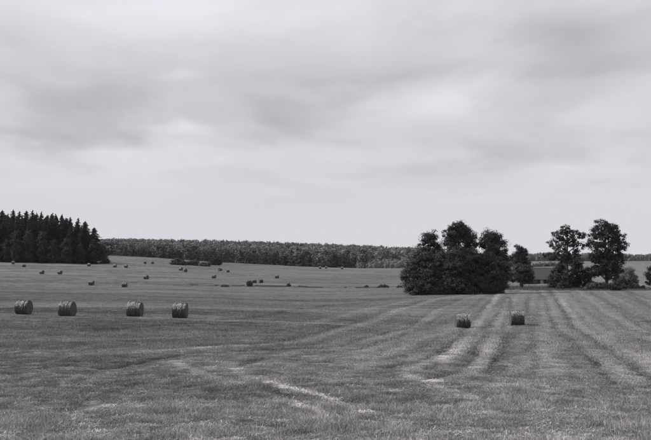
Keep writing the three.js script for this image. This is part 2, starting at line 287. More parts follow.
// ---------------------------------------------------------------- round hay bales
const BALE_R = 0.66, BALE_L = 1.1;
function bale(seed) {
  const R = rng32(seed), b = new THREE.Group(), NA = 96, NX = 40, P = [], K = [], I = [];
  const rad = (f, a) => {                                              // barrel of wound hay: rings, knocks, a flat where it rests
    const ring = (vn(f * 16 + seed, 3) - 0.5) * 0.05 + (vn(f * 5 + seed, 9) - 0.5) * 0.04, lump = (fbm(f * 6 + seed, Math.cos(a) * 3 + Math.sin(a) * 5 + 9, 3) - 0.5) * 0.07;
    const edge = 1 - 0.07 * Math.pow(Math.abs(f * 2 - 1), 7); let r = (BALE_R + ring + lump) * edge;
    const down = -Math.cos(a); if (down > 0.8) r = Math.min(r, 0.6 / down);
    return r;
  };
  for (let i = 0; i <= NX; i++) for (let j = 0; j <= NA; j++) {
    const f = i / NX, a = j / NA * Math.PI * 2, r = rad(f, a); P.push((f - 0.5) * BALE_L, Math.cos(a) * r + 0.6, Math.sin(a) * r);
    const t = 0.05 * (0.55 + 0.95 * vn(f * 19 + seed * 1.3, Math.sin(a / 2) * 3.2) + 0.35 * (vn(f * 44, a * 9) - 0.5)); K.push(t, t * 0.985, t * 0.96);
  }
  for (let i = 0; i < NX; i++) for (let j = 0; j < NA; j++) { const a = i * (NA + 1) + j, c = a + NA + 1; I.push(a, c, a + 1, a + 1, c, c + 1); }
  const g = new THREE.BufferGeometry(); g.setAttribute('position', new THREE.Float32BufferAttribute(P, 3)); g.setAttribute('color', new THREE.Float32BufferAttribute(K, 3)); g.setIndex(I); g.computeVertexNormals();
  part('barrel', g, tinted, b);
  for (const e of [0, 1]) {                                            // wound ends
    const p = [], k = [], ix = [], NR = 16;
    for (let i = 0; i <= NR; i++) for (let j = 0; j <= NA; j++) {
      const a = j / NA * Math.PI * 2, q = i / NR, r = rad(e, a) * q, wind = vn(q * 9 + a / 6.283 * 1.0 + seed, 4 + Math.cos(a)) - 0.5;
      p.push((e - 0.5) * (BALE_L - 0.004 + 0.05 * (1 - q ** 4) + wind * 0.05 * (1 - q)), Math.cos(a) * r + 0.6, Math.sin(a) * r);
      const t = 0.058 * (0.7 + 0.6 * vn(q * 12 + a / 6.283 + seed, 8)); k.push(t, t * 0.985, t * 0.96);
    }
    for (let i = 0; i < NR; i++) for (let j = 0; j < NA; j++) { const a = i * (NA + 1) + j, c = a + NA + 1; ix.push(a, c, a + 1, a + 1, c, c + 1); }
    const h = new THREE.BufferGeometry(); h.setAttribute('position', new THREE.Float32BufferAttribute(p, 3)); h.setAttribute('color', new THREE.Float32BufferAttribute(k, 3)); h.setIndex(ix); h.computeVertexNormals();
    part('end_face', h, tinted, b);
  }
  const s = new Soup();                                                // loose bleached stalks on top, sunlight painted into their tone too; dull ones round sides
  for (let i = 0; i < 1500; i++) {
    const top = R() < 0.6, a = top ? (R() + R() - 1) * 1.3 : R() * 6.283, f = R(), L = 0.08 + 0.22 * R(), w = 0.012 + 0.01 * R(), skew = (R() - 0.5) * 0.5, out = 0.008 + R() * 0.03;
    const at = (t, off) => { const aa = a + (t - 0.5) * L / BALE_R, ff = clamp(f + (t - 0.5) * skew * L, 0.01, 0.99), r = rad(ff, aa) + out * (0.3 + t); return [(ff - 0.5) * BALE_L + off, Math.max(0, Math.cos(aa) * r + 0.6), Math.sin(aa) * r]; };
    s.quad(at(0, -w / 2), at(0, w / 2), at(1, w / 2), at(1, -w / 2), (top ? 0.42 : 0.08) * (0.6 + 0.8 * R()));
  }
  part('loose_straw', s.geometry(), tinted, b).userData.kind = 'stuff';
  return b;
}
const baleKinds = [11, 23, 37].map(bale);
const BALES = [   // x, metres out, turn of the axle in degrees, label, group, kind
  [-26.59, 79.1, -9, 'leftmost round hay bale of the nearest row of four', 'nearest round bales', 0],
  [-21.32, 73.9, -9, 'second round hay bale from the left in the nearest row of four', 'nearest round bales', 1],
  [-15.72, 74.0, -6, 'third round hay bale from the left in the nearest row of four', 'nearest round bales', 2],
  [-11.82, 73.0, -3, 'rightmost round hay bale of the nearest row of four', 'nearest round bales', 0],
  [11.0, 72.1, 0, 'round hay bale left of the pair below the tree clump, seen side on', 'nearest round bales', 1],
  [16.23, 76.0, -3, 'round hay bale right of the pair below the tree clump, between tractor marks', 'nearest round bales', 2],
  [-59.7, 228.6, -9, 'hay bale below the right end of the dark wood, left of two on one level', 'round bales further out', 0],
  [-48.61, 216.7, -4, 'hay bale right of the two on one level behind the nearest row', 'round bales further out', 1],
  [-94.17, 297.4, -30, 'left of two small hay bales side by side below the dark wood', 'round bales further out', 2],
  [-88.33, 297.9, -26, 'right of two small hay bales side by side below the dark wood', 'round bales further out', 0],
  [-126.6, 362.6, 15, 'tiny pale hay bale at the foot of the dark wood, nearest the left border', 'round bales along the wood', 1],
  [-115.7, 343.5, 10, 'tiny pale-topped hay bale just before the dark wood, second from the left border', 'round bales along the wood', 2],
  [-94.27, 356.8, 0, 'tiny hay bale before the right end of the dark wood', 'round bales along the wood', 0],
  [-96.4, 380.0, 5, 'tiny hay bale touching the foot of the bush ending the dark wood', 'round bales along the wood', 1],
  [-82.8, 352.1, -10, 'left of two tiny hay bales just right of the dark wood', 'round bales right of the wood', 2],
  [-78.37, 351.7, -14, 'right of two tiny hay bales just right of the dark wood', 'round bales right of the wood', 0],
  [-55.03, 274.6, -30, 'lone hay bale on the slope midway between wood and bush row', 'round bales further out', 1],
  [-79.5, 394.2, 20, 'left of two specks of hay bales high on the open slope', 'round bales right of the wood', 2],
  [-77.0, 398.7, 0, 'right of two specks of hay bales high on the open slope', 'round bales right of the wood', 0],
  [-56.04, 347.3, -30, 'upper of two hay bales close together below the low bushes', 'round bales right of the wood', 1],
  [-52.7, 336.5, -70, 'lower of two hay bales close together below the low bushes', 'round bales right of the wood', 2],
  [-37.1, 298.0, -12, 'hay bale alone below the right end of the low bush row', 'round bales in the middle', 0],
  [-42.33, 359.2, 60, 'left of two hay bales below the far wood, darker and turned end on', 'round bales in the middle', 1],
  [-38.15, 350.4, 10, 'right of two hay bales below the far wood near the bush row', 'round bales in the middle', 2],
  [-16.5, 304.7, -10, 'lone hay bale above the weedy strip in mid field', 'round bales in the middle', 0],
  [-20.92, 264, -5, 'dark hay bale beside the small shrub on the weedy strip', 'round bales in the middle', 1],
  [-19.2, 266.2, 25, 'paler hay bale right of the dark one on the weedy strip', 'round bales in the middle', 2],
  [-2.77, 450.6, 15, 'leftmost of three tiny hay bales along the edge of the far wood', 'round bales by the far wood', 0],
  [0.3, 470, 5, 'middle of three tiny hay bales along the edge of the far wood', 'round bales by the far wood', 1],
  [8.47, 459.7, 8, 'rightmost of three tiny hay bales along the edge of the far wood', 'round bales by the far wood', 2],
];
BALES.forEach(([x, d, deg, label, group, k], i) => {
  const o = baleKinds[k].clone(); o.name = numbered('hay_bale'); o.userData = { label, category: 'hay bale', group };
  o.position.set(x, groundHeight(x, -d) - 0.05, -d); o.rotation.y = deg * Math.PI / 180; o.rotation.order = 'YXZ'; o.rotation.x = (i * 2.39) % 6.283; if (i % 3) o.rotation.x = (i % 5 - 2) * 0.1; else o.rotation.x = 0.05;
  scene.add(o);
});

// ---------------------------------------------------------------- broadleaf trees and bushes
const V3 = (R) => { const y = R() * 2 - 1, a = R() * 6.283, r = Math.sqrt(1 - y * y); return [Math.cos(a) * r, y, Math.sin(a) * r]; };
function leaf(s, R, p, size, t, out) {
  let n = V3(R); n = [n[0] * 0.6 + out[0], n[1] * 0.6 + 0.25 + out[1], n[2] * 0.6 + out[2]];
  const N = new THREE.Vector3(...n).normalize(), a = new THREE.Vector3(...V3(R)).cross(N).normalize(), b = N.clone().cross(a), l = size * (0.6 + 0.8 * R()), w = l * (0.45 + 0.25 * R()), f = l * 0.25 * (R() - 0.3);
  const A = [p[0] - a.x * l, p[1] - a.y * l, p[2] - a.z * l], B = [p[0] + b.x * w - N.x * f, p[1] + b.y * w - N.y * f, p[2] + b.z * w - N.z * f], C = [p[0] + a.x * l, p[1] + a.y * l, p[2] + a.z * l], D = [p[0] - b.x * w - N.x * f, p[1] - b.y * w - N.y * f, p[2] - b.z * w - N.z * f];
  s.tri(A, B, C, t); s.tri(A, C, D, t);
}
// lobes: [x, y, z, rx, ry, rz] in metres from the foot. Twigs carry clumps of leaves; clumps leave gaps between them.
function crownGeometry(seed, lobes, o = {}) {
  const R = rng32(seed), s = new Soup(), { leafSize = 0.13, clump = 0.72, cover = 1.25, tone = 0.055, per = 64, core = 1, hollow = 0.5 } = o;
  for (const [cx, cy, cz, rx, ry, rz] of lobes) {
    const area = 4.19 * (rx * ry + ry * rz + rx * rz), n = Math.max(5, Math.round(area * cover / (clump * clump * 2.2)));
    for (let i = 0; i < n; i++) {
      const d = V3(R), wob = 0.78 + 0.5 * fbm(d[0] * 2.3 + seed, d[1] * 2.3 + d[2] * 1.7 + cx, 2), q = (hollow + (1 - hollow) * Math.sqrt(R())) * wob;
      const c = [cx + d[0] * rx * q, cy + d[1] * ry * q, cz + d[2] * rz * q], cr = clump * (0.55 + 0.8 * R()), t = tone * (0.65 + 0.7 * R());
      if (c[1] < 0.1) c[1] = 0.1 + R() * 0.4;
      for (let k = 0; k < per; k++) {
        const e = V3(R), f = Math.pow(R(), 0.45) * cr, p = [c[0] + e[0] * f, Math.max(0.03, c[1] + e[1] * f * 0.72), c[2] + e[2] * f];
        leaf(s, R, p, leafSize, t * (0.85 + 0.3 * R()), [e[0] * 0.75 + d[0] * 0.45, e[1] * 0.75 + d[1] * 0.45, e[2] * 0.75 + d[2] * 0.45]);
      }
    }
    for (let i = 0, m = Math.round(area * 2.2 * core); i < m; i++) { const d = V3(R), q = Math.pow(R(), 0.5) * 0.68; leaf(s, R, [cx + d[0] * rx * q, Math.max(0.05, cy + d[1] * ry * q), cz + d[2] * rz * q], leafSize * 2.4, tone * (0.7 + 0.5 * R()), d); }
  }
  return s.geometry();
}
function trunkGeometry(seed, h, r, lobes, forks = 1) {
  const R = rng32(seed), s = new Soup(), lean = [(R() - 0.5) * 0.06 * h, (R() - 0.5) * 0.06 * h];
  const at = (t) => [lean[0] * t * t, h * t - 0.3 * (1 - t), lean[1] * t * t];
  s.tube([at(0), at(0.06), at(0.2), at(0.45), at(0.7), at(1)], [r * 1.45, r * 1.1, r * 0.95, r * 0.75, r * 0.5, r * 0.14], 0.045, 8);
  for (const [cx, cy, cz, rx, ry] of lobes) for (let k = 0; k < forks; k++) {
    const t0 = clamp((cy - ry * 1.1 - R() * 0.8) / h, 0.12, 0.8), a = at(t0), e = [cx + (R() - 0.5) * rx, cy + ry * (0.2 + 0.4 * R()), cz + (R() - 0.5) * rx], m = [a[0] * 0.45 + e[0] * 0.55, a[1] * 0.55 + e[1] * 0.45, a[2] * 0.45 + e[2] * 0.55];
    s.tube([a, m, e], [r * 0.42, r * 0.27, r * 0.06], 0.04, 6);
  }
  return s.geometry();
}
function tree(name, label, category, group, x, d, seed, h, r, lobes, o = {}) {
  const t = thing(name, label, category, group, x, -d, 0, -0.05);
  part('trunk', trunkGeometry(seed + 1, h, r, lobes, o.forks), tinted, t); part('crown', crownGeometry(seed, lobes, o), tinted, t); return t;
}
function bush(name, label, category, group, x, d, seed, lobes, o = {}) {
  const t = thing(name, label, category, group, x, -d, 0, -0.1), R = rng32(seed + 5), s = new Soup();
  for (const [cx, cy, cz, rx] of lobes) for (let k = 0; k < 2; k++) s.tube([[cx * 0.1, -0.2 - 0.01 * k, cz * 0.1], [cx * 0.7, cy * 0.5, cz * 0.7], [cx + (R() - 0.5) * rx, cy, cz + (R() - 0.5) * rx]], [0.09, 0.06, 0.02].map((v) => v * (o.stem || 1)), 0.06, 5);
  part('stems', s.geometry(), tinted, t); part('foliage', crownGeometry(seed, lobes, o), tinted, t); return t;
}

// the clump of willows and tall trees standing in the field
const CL = 'clump of bushes and trees in the field', DARK = 0.031;
bush('willow_bush', 'broad rounded dark bush forming the left end of the clump in the field', 'bush', CL, 18.6, 163, 101, [[0, 3.4, 0, 3.4, 3.2, 3.2], [-2.4, 3.4, 0.4, 2.2, 2.6, 2.2], [1.4, 5.3, -0.5, 2.9, 2.4, 2.6], [-2.2, 1.3, 1.6, 2.0, 1.6, 1.6], [0.6, 1.4, 2.2, 2.6, 1.8, 1.6], [-3.6, 3.2, -0.3, 1.2, 1.3, 1.2], [-0.9, 6.6, 0, 1.8, 1.3, 1.6]], { tone: DARK * 1.12 });
bush('willow_bush', 'tallest dark bush in the middle of the clump, before the tallest tree', 'bush', CL, 23.6, 162.5, 103, [[0, 3.6, 0, 3.6, 3.4, 3.2], [-1.6, 6.2, -0.3, 2.6, 2.3, 2.4], [1.8, 6.0, -0.4, 2.5, 2.2, 2.4], [0.2, 1.4, 2.2, 3.0, 1.9, 1.7], [-0.4, 4.6, 2.0, 2.2, 2.0, 1.5], [0.2, 7.2, -0.2, 2.0, 1.5, 1.8]], { tone: DARK });
bush('willow_bush', 'wide dark bush forming the right end of the clump in the field', 'bush', CL, 29.2, 163.5, 107, [[0, 3.2, 0, 3.4, 3.1, 3.0], [2.0, 3.3, -0.2, 2.2, 2.7, 2.2], [-1.2, 5.7, -0.3, 2.5, 2.2, 2.3], [1.6, 5.0, -0.5, 2.1, 1.9, 2.0], [-0.4, 1.3, 1.9, 2.9, 1.7, 1.6], [1.9, 1.2, 1.0, 2.2, 1.6, 1.5], [0.2, 6.5, -0.4, 1.6, 1.3, 1.5]], { tone: DARK });
bush('low_bush', 'low shaggy bush at the front foot of the clump, left of its middle', 'bush', CL, 20.8, 160.6, 109, [[0, 1.1, 0, 1.9, 1.3, 1.0], [1.7, 0.9, 0, 1.5, 1.1, 0.9], [-1.8, 0.8, -0.2, 1.5, 1.0, 0.9]], { tone: DARK * 1.2 });
tree('broadleaf_tree', 'small-topped tree rising behind the left end of the clump', 'tree', CL, 20.0, 171, 121, 11, 0.2, [[-0.5, 8.2, 0, 2.0, 2.4, 1.8], [-0.2, 10.3, 0, 1.35, 1.5, 1.3], [0.5, 10.9, 0, 0.9, 1.1, 0.9], [1.4, 8.6, 0, 1.3, 1.2, 1.2], [-0.1, 5, 0, 2, 2, 2]], { tone: DARK * 1.1 });
tree('broadleaf_tree', 'tallest tree of the clump with a domed, tiered top', 'tree', CL, 25.3, 170, 123, 13.2, 0.25, [[0, 12.4, 0, 1.7, 1.4, 1.6], [-1.3, 11.2, 0.2, 1.8, 1.5, 1.6], [1.5, 11.1, -0.2, 1.8, 1.4, 1.6], [-1.9, 9.7, 0, 1.3, 1.1, 1.4], [2.0, 9.4, 0.2, 1.4, 1.5, 1.3], [0.2, 10.4, 0, 2.2, 1.6, 2.0], [-0.6, 7.8, 0.2, 1.6, 1.5, 1.6], [1.8, 7.9, 0, 1.5, 1.3, 1.4], [0, 5.5, 0, 2.6, 2, 2.4]], { tone: DARK * 1.1 });
tree('broadleaf_tree', 'tall tree rising from the right end of the clump, second highest', 'tree', CL, 31.6, 169, 127, 11.6, 0.24, [[-0.5, 10.8, 0, 1.8, 1.3, 1.6], [1.0, 10.0, 0, 1.6, 1.3, 1.5], [-1.2, 9.2, 0.2, 1.4, 1.5, 1.5], [0.3, 8.6, 0, 2.2, 1.8, 2.0], [0.4, 6.6, 0.2, 2.2, 1.8, 2.0], [1.6, 5.6, 0, 1.9, 1.7, 1.8], [1.5, 3.4, 0.3, 1.7, 1.8, 1.7], [0, 4, 0, 2.4, 2.4, 2.2]], { tone: DARK * 1.12 });
// between the clump and the farmyard
tree('broadleaf_tree', 'narrow pointed dark tree behind the small round tree by the house', 'tree', 'trees by the farmyard', 47.2, 217, 131, 10.6, 0.22, [[-0.3, 9.6, 0, 0.9, 1.2, 0.9], [0.2, 8.3, 0, 1.7, 1.4, 1.6], [-0.4, 6.9, 0, 2.0, 1.6, 1.9], [0.5, 5.9, 0, 2.0, 1.5, 1.9], [0, 3.8, 0, 1.9, 1.7, 1.8]], { tone: DARK * 0.7, cover: 1.4 });
tree('round_tree', 'small round-crowned tree on a short trunk left of the house', 'tree', 'trees by the farmyard', 44.3, 202, 133, 4.6, 0.16, [[0, 3.4, 0, 2.5, 2.0, 2.4], [-1.4, 2.6, 0.2, 1.5, 1.4, 1.5], [1.4, 2.7, 0.2, 1.5, 1.4, 1.5], [0.2, 4.5, 0, 1.6, 1.1, 1.5]], { tone: DARK * 1.25, cover: 1.3 });
bush('low_bush', 'low bush between the clump and the small round tree', 'bush', 'bushes by the farmyard', 37.6, 200, 135, [[0, 1.5, 0, 1.6, 1.7, 1.4], [-1.2, 1, 0.3, 1.3, 1.2, 1.1]], { tone: DARK });
// the two big trees right of the house
const YT = 'big trees right of the house';
tree('large_tree', 'tall airy tree with sky showing through, right of the house', 'tree', YT, 52.4, 194, 141, 13.6, 0.28, [[-0.6, 13.0, 0, 1.2, 1.1, 1.2], [-1.9, 11.6, 0.2, 1.6, 1.2, 1.5], [1.3, 11.9, 0, 1.6, 1.1, 1.5], [3.0, 11.7, -0.2, 1.1, 0.8, 1.0], [-2.6, 9.8, 0, 1.5, 1.1, 1.4], [0.1, 10.3, 0.3, 1.7, 1.3, 1.6], [2.2, 9.6, 0, 1.5, 1.1, 1.4], [-1.3, 8.2, 0.2, 1.6, 1.0, 1.5], [1.5, 8.0, -0.2, 1.5, 1.0, 1.4], [-3.2, 7.2, 0.2, 1.4, 0.8, 1.2], [-4.3, 7.5, 0, 0.9, 0.6, 0.8], [0, 6.6, 0, 1.5, 0.9, 1.4]], { tone: DARK * 0.95, cover: 0.62, core: 0.3, per: 48, clump: 0.52, forks: 2 });
tree('large_tree', 'tall dense dark tree, right one of the two big trees beside the house', 'tree', YT, 60.6, 193, 143, 14.6, 0.34, [[-0.9, 13.8, 0, 1.9, 1.2, 1.7], [1.0, 13.1, 0, 1.9, 1.3, 1.7], [-2.2, 12.2, 0.2, 1.6, 1.3, 1.5], [2.6, 11.5, 0, 1.8, 1.5, 1.6], [0.2, 11.2, 0.3, 2.4, 1.7, 2.1], [-2.6, 9.9, 0, 1.6, 1.3, 1.5], [3.0, 9.5, 0.1, 1.6, 1.3, 1.5], [0.4, 8.6, 0.4, 2.6, 1.8, 2.2], [-2.2, 7.2, 0.2, 2.0, 1.4, 1.7], [2.3, 6.8, 0.2, 2.0, 1.5, 1.7], [0, 5.6, 0.4, 2.6, 1.7, 2.2], [2.6, 4.6, 0.2, 1.6, 1.2, 1.5], [-1.8, 4.2, 0.2, 2.0, 1.4, 1.7], [0.8, 3.4, 0.3, 2.0, 1.2, 1.7]], { tone: DARK * 0.9, cover: 0.85, core: 0.6, per: 56, clump: 0.6 });
const YB = 'bushes under the big trees';
bush('yard_bush', 'dark ragged bush under the airy tree, left of its trunk', 'bush', YB, 51.2, 197, 151, [[0, 2.8, 0, 1.8, 2.6, 1.4], [0.9, 4.8, 0, 1.4, 1.4, 1.1], [-1.1, 1.6, 0.3, 1.5, 1.6, 1.2], [1.2, 2.0, 2.6, 1.3, 1.9, 1.0], [-0.2, 1.2, 2.6, 1.2, 1.2, 0.9]], { tone: DARK * 0.9 });
bush('yard_bush', 'dark dense bush between the two big trees', 'bush', YB, 56.0, 198, 153, [[0, 3.0, 0, 1.9, 2.9, 1.5], [-1.7, 2.4, 0.2, 1.6, 2.3, 1.3], [1.7, 2.6, 0.2, 1.7, 2.4, 1.3], [-0.5, 5.6, 0, 1.5, 1.3, 1.1], [-2.6, 1.3, 0.4, 1.3, 1.4, 1.1]], { tone: DARK * 0.85 });
bush('yard_bush', 'bush right of the dense tree trunk, before the pale far field', 'bush', YB, 65.2, 199, 155, [[0, 1.6, 0, 1.4, 1.5, 1.2], [1.2, 1.0, 0.2, 1.2, 1.0, 1.0]], { tone: DARK });
bush('hedge_bush', 'leafy hedge bush at the field edge under the dense tree, left half', 'bush', YB, 56.6, 188, 157, [[0, 0.9, 0, 1.5, 0.95, 0.9], [1.6, 0.85, 0, 1.4, 0.9, 0.8], [-1.3, 0.7, 0, 1.1, 0.7, 0.8]], { tone: DARK * 1.6, clump: 0.4 });
bush('hedge_bush', 'leafy hedge bush at the field edge under the dense tree, right half', 'bush', YB, 60.6, 188, 158, [[0, 0.9, 0, 1.6, 0.95, 0.9], [1.5, 0.75, 0, 1.3, 0.8, 0.8]], { tone: DARK * 1.5, clump: 0.4 });
bush('low_bush', 'small round bush at the right field edge, left of the border tree', 'bush', 'bushes by the farmyard', 65.6, 190, 159, [[0, 0.7, 0, 0.9, 0.75, 0.8]], { tone: DARK * 0.9, clump: 0.4 });
bush('low_bush', 'small dark shrub low before the pale patch at the right', 'bush', 'bushes by the farmyard', 67.6, 191, 160, [[0, 0.45, 0, 0.5, 0.5, 0.5]], { tone: DARK * 0.8, clump: 0.3 });
bush('low_bush', 'low dark shrub on the field edge left of the airy tree trunk', 'bush', 'bushes by the farmyard', 50.0, 192, 161, [[0, 0.5, 0, 0.8, 0.45, 0.5], [0.7, 0.4, 0, 0.5, 0.4, 0.4]], { tone: DARK * 0.7, clump: 0.3 });
tree('round_tree', 'dark round tree cut off by the right border', 'tree', 'trees by the farmyard', 71.6, 193, 163, 5.6, 0.2, [[0, 3.6, 0, 2.3, 2.2, 2.1], [-1.2, 2.6, 0.2, 1.6, 1.7, 1.5], [1.6, 3.2, 0, 2.0, 2.2, 1.8], [0.4, 4.9, 0, 1.5, 1.1, 1.4]], { tone: DARK * 0.95, cover: 1.3 });
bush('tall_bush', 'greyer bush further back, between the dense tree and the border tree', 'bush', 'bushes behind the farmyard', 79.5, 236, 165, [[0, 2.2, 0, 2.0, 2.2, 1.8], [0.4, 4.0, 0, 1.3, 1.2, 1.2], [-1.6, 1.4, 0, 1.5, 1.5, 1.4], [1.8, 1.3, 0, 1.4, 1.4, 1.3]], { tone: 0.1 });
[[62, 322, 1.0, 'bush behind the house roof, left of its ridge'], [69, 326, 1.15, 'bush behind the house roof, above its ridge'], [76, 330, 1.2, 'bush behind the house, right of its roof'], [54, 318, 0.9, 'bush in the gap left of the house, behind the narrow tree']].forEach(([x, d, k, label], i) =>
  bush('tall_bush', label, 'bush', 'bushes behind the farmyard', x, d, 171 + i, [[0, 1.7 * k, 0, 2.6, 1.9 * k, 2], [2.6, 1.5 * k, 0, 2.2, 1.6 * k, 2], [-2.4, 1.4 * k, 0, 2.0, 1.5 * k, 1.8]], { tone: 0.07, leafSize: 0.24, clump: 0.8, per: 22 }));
console.log('trees');

// ---------------------------------------------------------------- the farmhouse, low between the trees
{
  const x = 62.4, z = -264, h = thing('farmhouse', 'low old farmhouse with a wide grey roof, half hidden among trees', 'house', null, x, z, -0.03, -0.1);
  h.position.y = EYE - 7.9;
  const wallM = mat({ color: new THREE.Color().setRGB(0.03, 0.029, 0.028) }), roofM = mat({ color: new THREE.Color().setRGB(0.052, 0.052, 0.053) }), paleM = mat({ color: new THREE.Color().setRGB(0.22, 0.218, 0.215) }), glassM = mat({ color: new THREE.Color().setRGB(0.02, 0.02, 0.02), roughness: 0.15 });
  const box = (w, hh, dd, bx, by, bz) => new THREE.BoxGeometry(w, hh, dd).translate(bx, by, bz);
  const L = 9.4, W = 5.6, E = 2.1, RI = 4.95, gable = new THREE.Shape([[-W / 2, 0], [W / 2, 0], [W / 2, E], [0, RI - 0.12], [-W / 2, E]].map((p) => new THREE.Vector2(...p)));
  const wall = part('wall', new THREE.ExtrudeGeometry(gable, { depth: L, bevelEnabled: false }).rotateY(Math.PI / 2).translate(-L / 2, 0, 0), wallM, h);
  for (let k = 0; k < 8; k++) part('log', new THREE.CylinderGeometry(0.115, 0.115, L + 0.3, 8).rotateZ(Math.PI / 2).translate(0, 0.13 + k * 0.25, W / 2 + 0.03), wallM, wall);
  for (const s of [1, -1]) {
    const sl = new THREE.Vector2(W / 2 + 0.5, (RI - E) * (1 + 0.5 / (W / 2))), len = sl.length(), r = part('roof', box(L + 0.7, 0.12, len, 0, 0, 0).rotateX(s * Math.atan2(sl.y, sl.x)).translate(0, RI - sl.y / 2 + 0.02, s * sl.x / 2), roofM, h);
    if (s === 1) part('ridge_cap', box(L + 0.75, 0.14, 0.3, 0, RI + 0.07, 0), paleM, r);
    for (const e of [-1, 1]) part('bargeboard', box(0.06, 0.22, len, 0, 0, 0).rotateX(s * Math.atan2(sl.y, sl.x)).translate(e * (L / 2 + 0.39), RI - sl.y / 2 - 0.01, s * sl.x / 2), paleM, r);
  }
  const open = (n, w, hh, bx, by) => { const f = part(n, box(w, hh, 0.1, bx, by, W / 2 + 0.14), paleM, h); return f; };
  for (const bx of [-3.4, -1.2]) { const f = open('window', 0.95, 1.05, bx, 1.25); part('pane', box(0.34, 0.9, 0.03, bx - 0.21, 1.25, W / 2 + 0.2), glassM, f); part('pane', box(0.34, 0.9, 0.03, bx + 0.21, 1.25, W / 2 + 0.2), glassM, f); }
  const dr = open('door', 0.9, 1.85, 0.75, 0.95); part('handle', box(0.05, 0.14, 0.06, 1.08, 0.95, W / 2 + 0.22), wallM, dr);
  const f = open('window', 0.95, 1.05, 2.9, 1.25); part('pane', box(0.8, 0.9, 0.03, 2.9, 1.25, W / 2 + 0.2), glassM, f);
  const chim = part('chimney', box(0.5, 1.0, 0.5, -1.6, RI + 0.2, -0.4), wallM, h);
}

// ---------------------------------------------------------------- low bushes in mid field and the weedy strip
const BR = 'low bushes below the far wood';
bush('field_bush', 'leftmost and largest low bush of the row below the far wood', 'bush', BR, -67.0, 404, 201, [[0, 1.5, 0, 2.4, 1.6, 2], [2.2, 1.2, 0, 2.0, 1.3, 1.8], [-1.6, 1.1, 0, 1.6, 1.2, 1.5]], { tone: 0.05, leafSize: 0.28, clump: 0.8, per: 20 });
bush('field_bush', 'second low bush from the left in the row below the far wood', 'bush', BR, -61.5, 410, 203, [[0, 1.2, 0, 2.4, 1.3, 2], [2.0, 1.3, 0, 1.8, 1.3, 1.6]], { tone: 0.055, leafSize: 0.28, clump: 0.8, per: 20 });
bush('field_bush', 'flat low bush, third in the row below the far wood', 'bush', BR, -55.5, 408, 205, [[0, 0.9, 0, 2.3, 1.0, 1.8], [1.9, 0.9, 0, 1.7, 0.95, 1.5]], { tone: 0.06, leafSize: 0.28, clump: 0.8, per: 20 });
bush('field_bush', 'darkest tall bush at the right end of the row below the far wood', 'bush', BR, -52.0, 426, 207, [[0, 2.2, 0, 1.9, 2.2, 1.6], [1.5, 1.9, 0, 1.4, 1.9, 1.4], [-1.2, 1.5, 0, 1.4, 1.6, 1.3]], { tone: 0.025, leafSize: 0.28, clump: 0.8, per: 24 });
const WS = 'shrubs on the weedy strip';
[[-20.4, 240, 0.75, 1.5, 'small upright dark shrub on the weedy strip'], [-26.6, 236, 1.1, 0.55, 'low dark shrub at the left end of the weedy strip'], [-10.2, 245, 0.5, 0.9, 'lone little shrub midway along the weedy strip'], [15.4, 240, 1.3, 0.7, 'low spreading shrub on the weedy strip near the clump'], [19.4, 236, 0.7, 0.6, 'small shrub at the right end of the weedy strip'], [11, 243, 0.5, 0.5, 'tiny shrub left of the spreading one on the weedy strip']].forEach(([x, d, w, h, label], i) =>
  bush('field_shrub', label, 'shrub', WS, x, d, 211 + i, [[0, h * 0.55, 0, w, h * 0.6, w * 0.8], [w * 0.5, h * 0.4, 0, w * 0.7, h * 0.4, w * 0.6]], { tone: 0.055, leafSize: 0.14, clump: 0.3, per: 20 }));
{
  const R = rng32(900), s = new Soup();
  for (let i = 0; i < 5200; i++) {
    const t = R(), x = -40 + 62 * t + (R() - 0.5), d = 240 + Math.sin(t * 5) * 3.5 + (fbm(x / 7, 9, 3) - 0.5) * 9 + (R() + R() - 1) * 2.6; if (fbm(x / 3, 2, 3) < 0.44) continue;
    const y = landHeight(x, -d), h = 0.12 + 0.4 * R() * fbm(x / 3, 4, 2), w = 0.06; s.tri([x - w, y - 0.1, -d], [x + w, y - 0.1, -d], [x + (R() - 0.5) * 0.2, y + h, -d + (R() - 0.5) * 0.2], 0.1 * (0.6 + 0.9 * R()));
  }
  const m = part('weeds', s.geometry(), tinted, scene); m.userData = { kind: 'stuff', label: 'thin strip of uncut weeds across the middle of the field', category: 'weeds' };
  const q = new Soup();                                                // rough uncut grass along the far edge of the field, under the trees and in the yard
  for (let i = 0; i < 26000; i++) {
    const x = 15.5 + 64 * R(), edge = x < 34 ? 160.5 : 186 + Math.sin(x / 5) * 1.2, d = edge + (x < 34 ? R() * 6 : R() * R() * 60); if (fbm(x / 3, d / 3, 2) < 0.36 || (x > 31.5 && x < 34)) continue;
    const y = landHeight(x, -d), h = 0.15 + 0.4 * R(), w = 0.05; q.tri([x - w, y - 0.1, -d], [x + w, y - 0.1, -d], [x + (R() - 0.5) * 0.25, y + h, -d + (R() - 0.5) * 0.2], 0.2 * (0.5 + 0.9 * R()));
  }
  const e = part('rough_grass', q.geometry(), tinted, scene); e.userData = { kind: 'stuff', label: 'rough uncut grass along the field edge and in the farmyard', category: 'grass' };
}

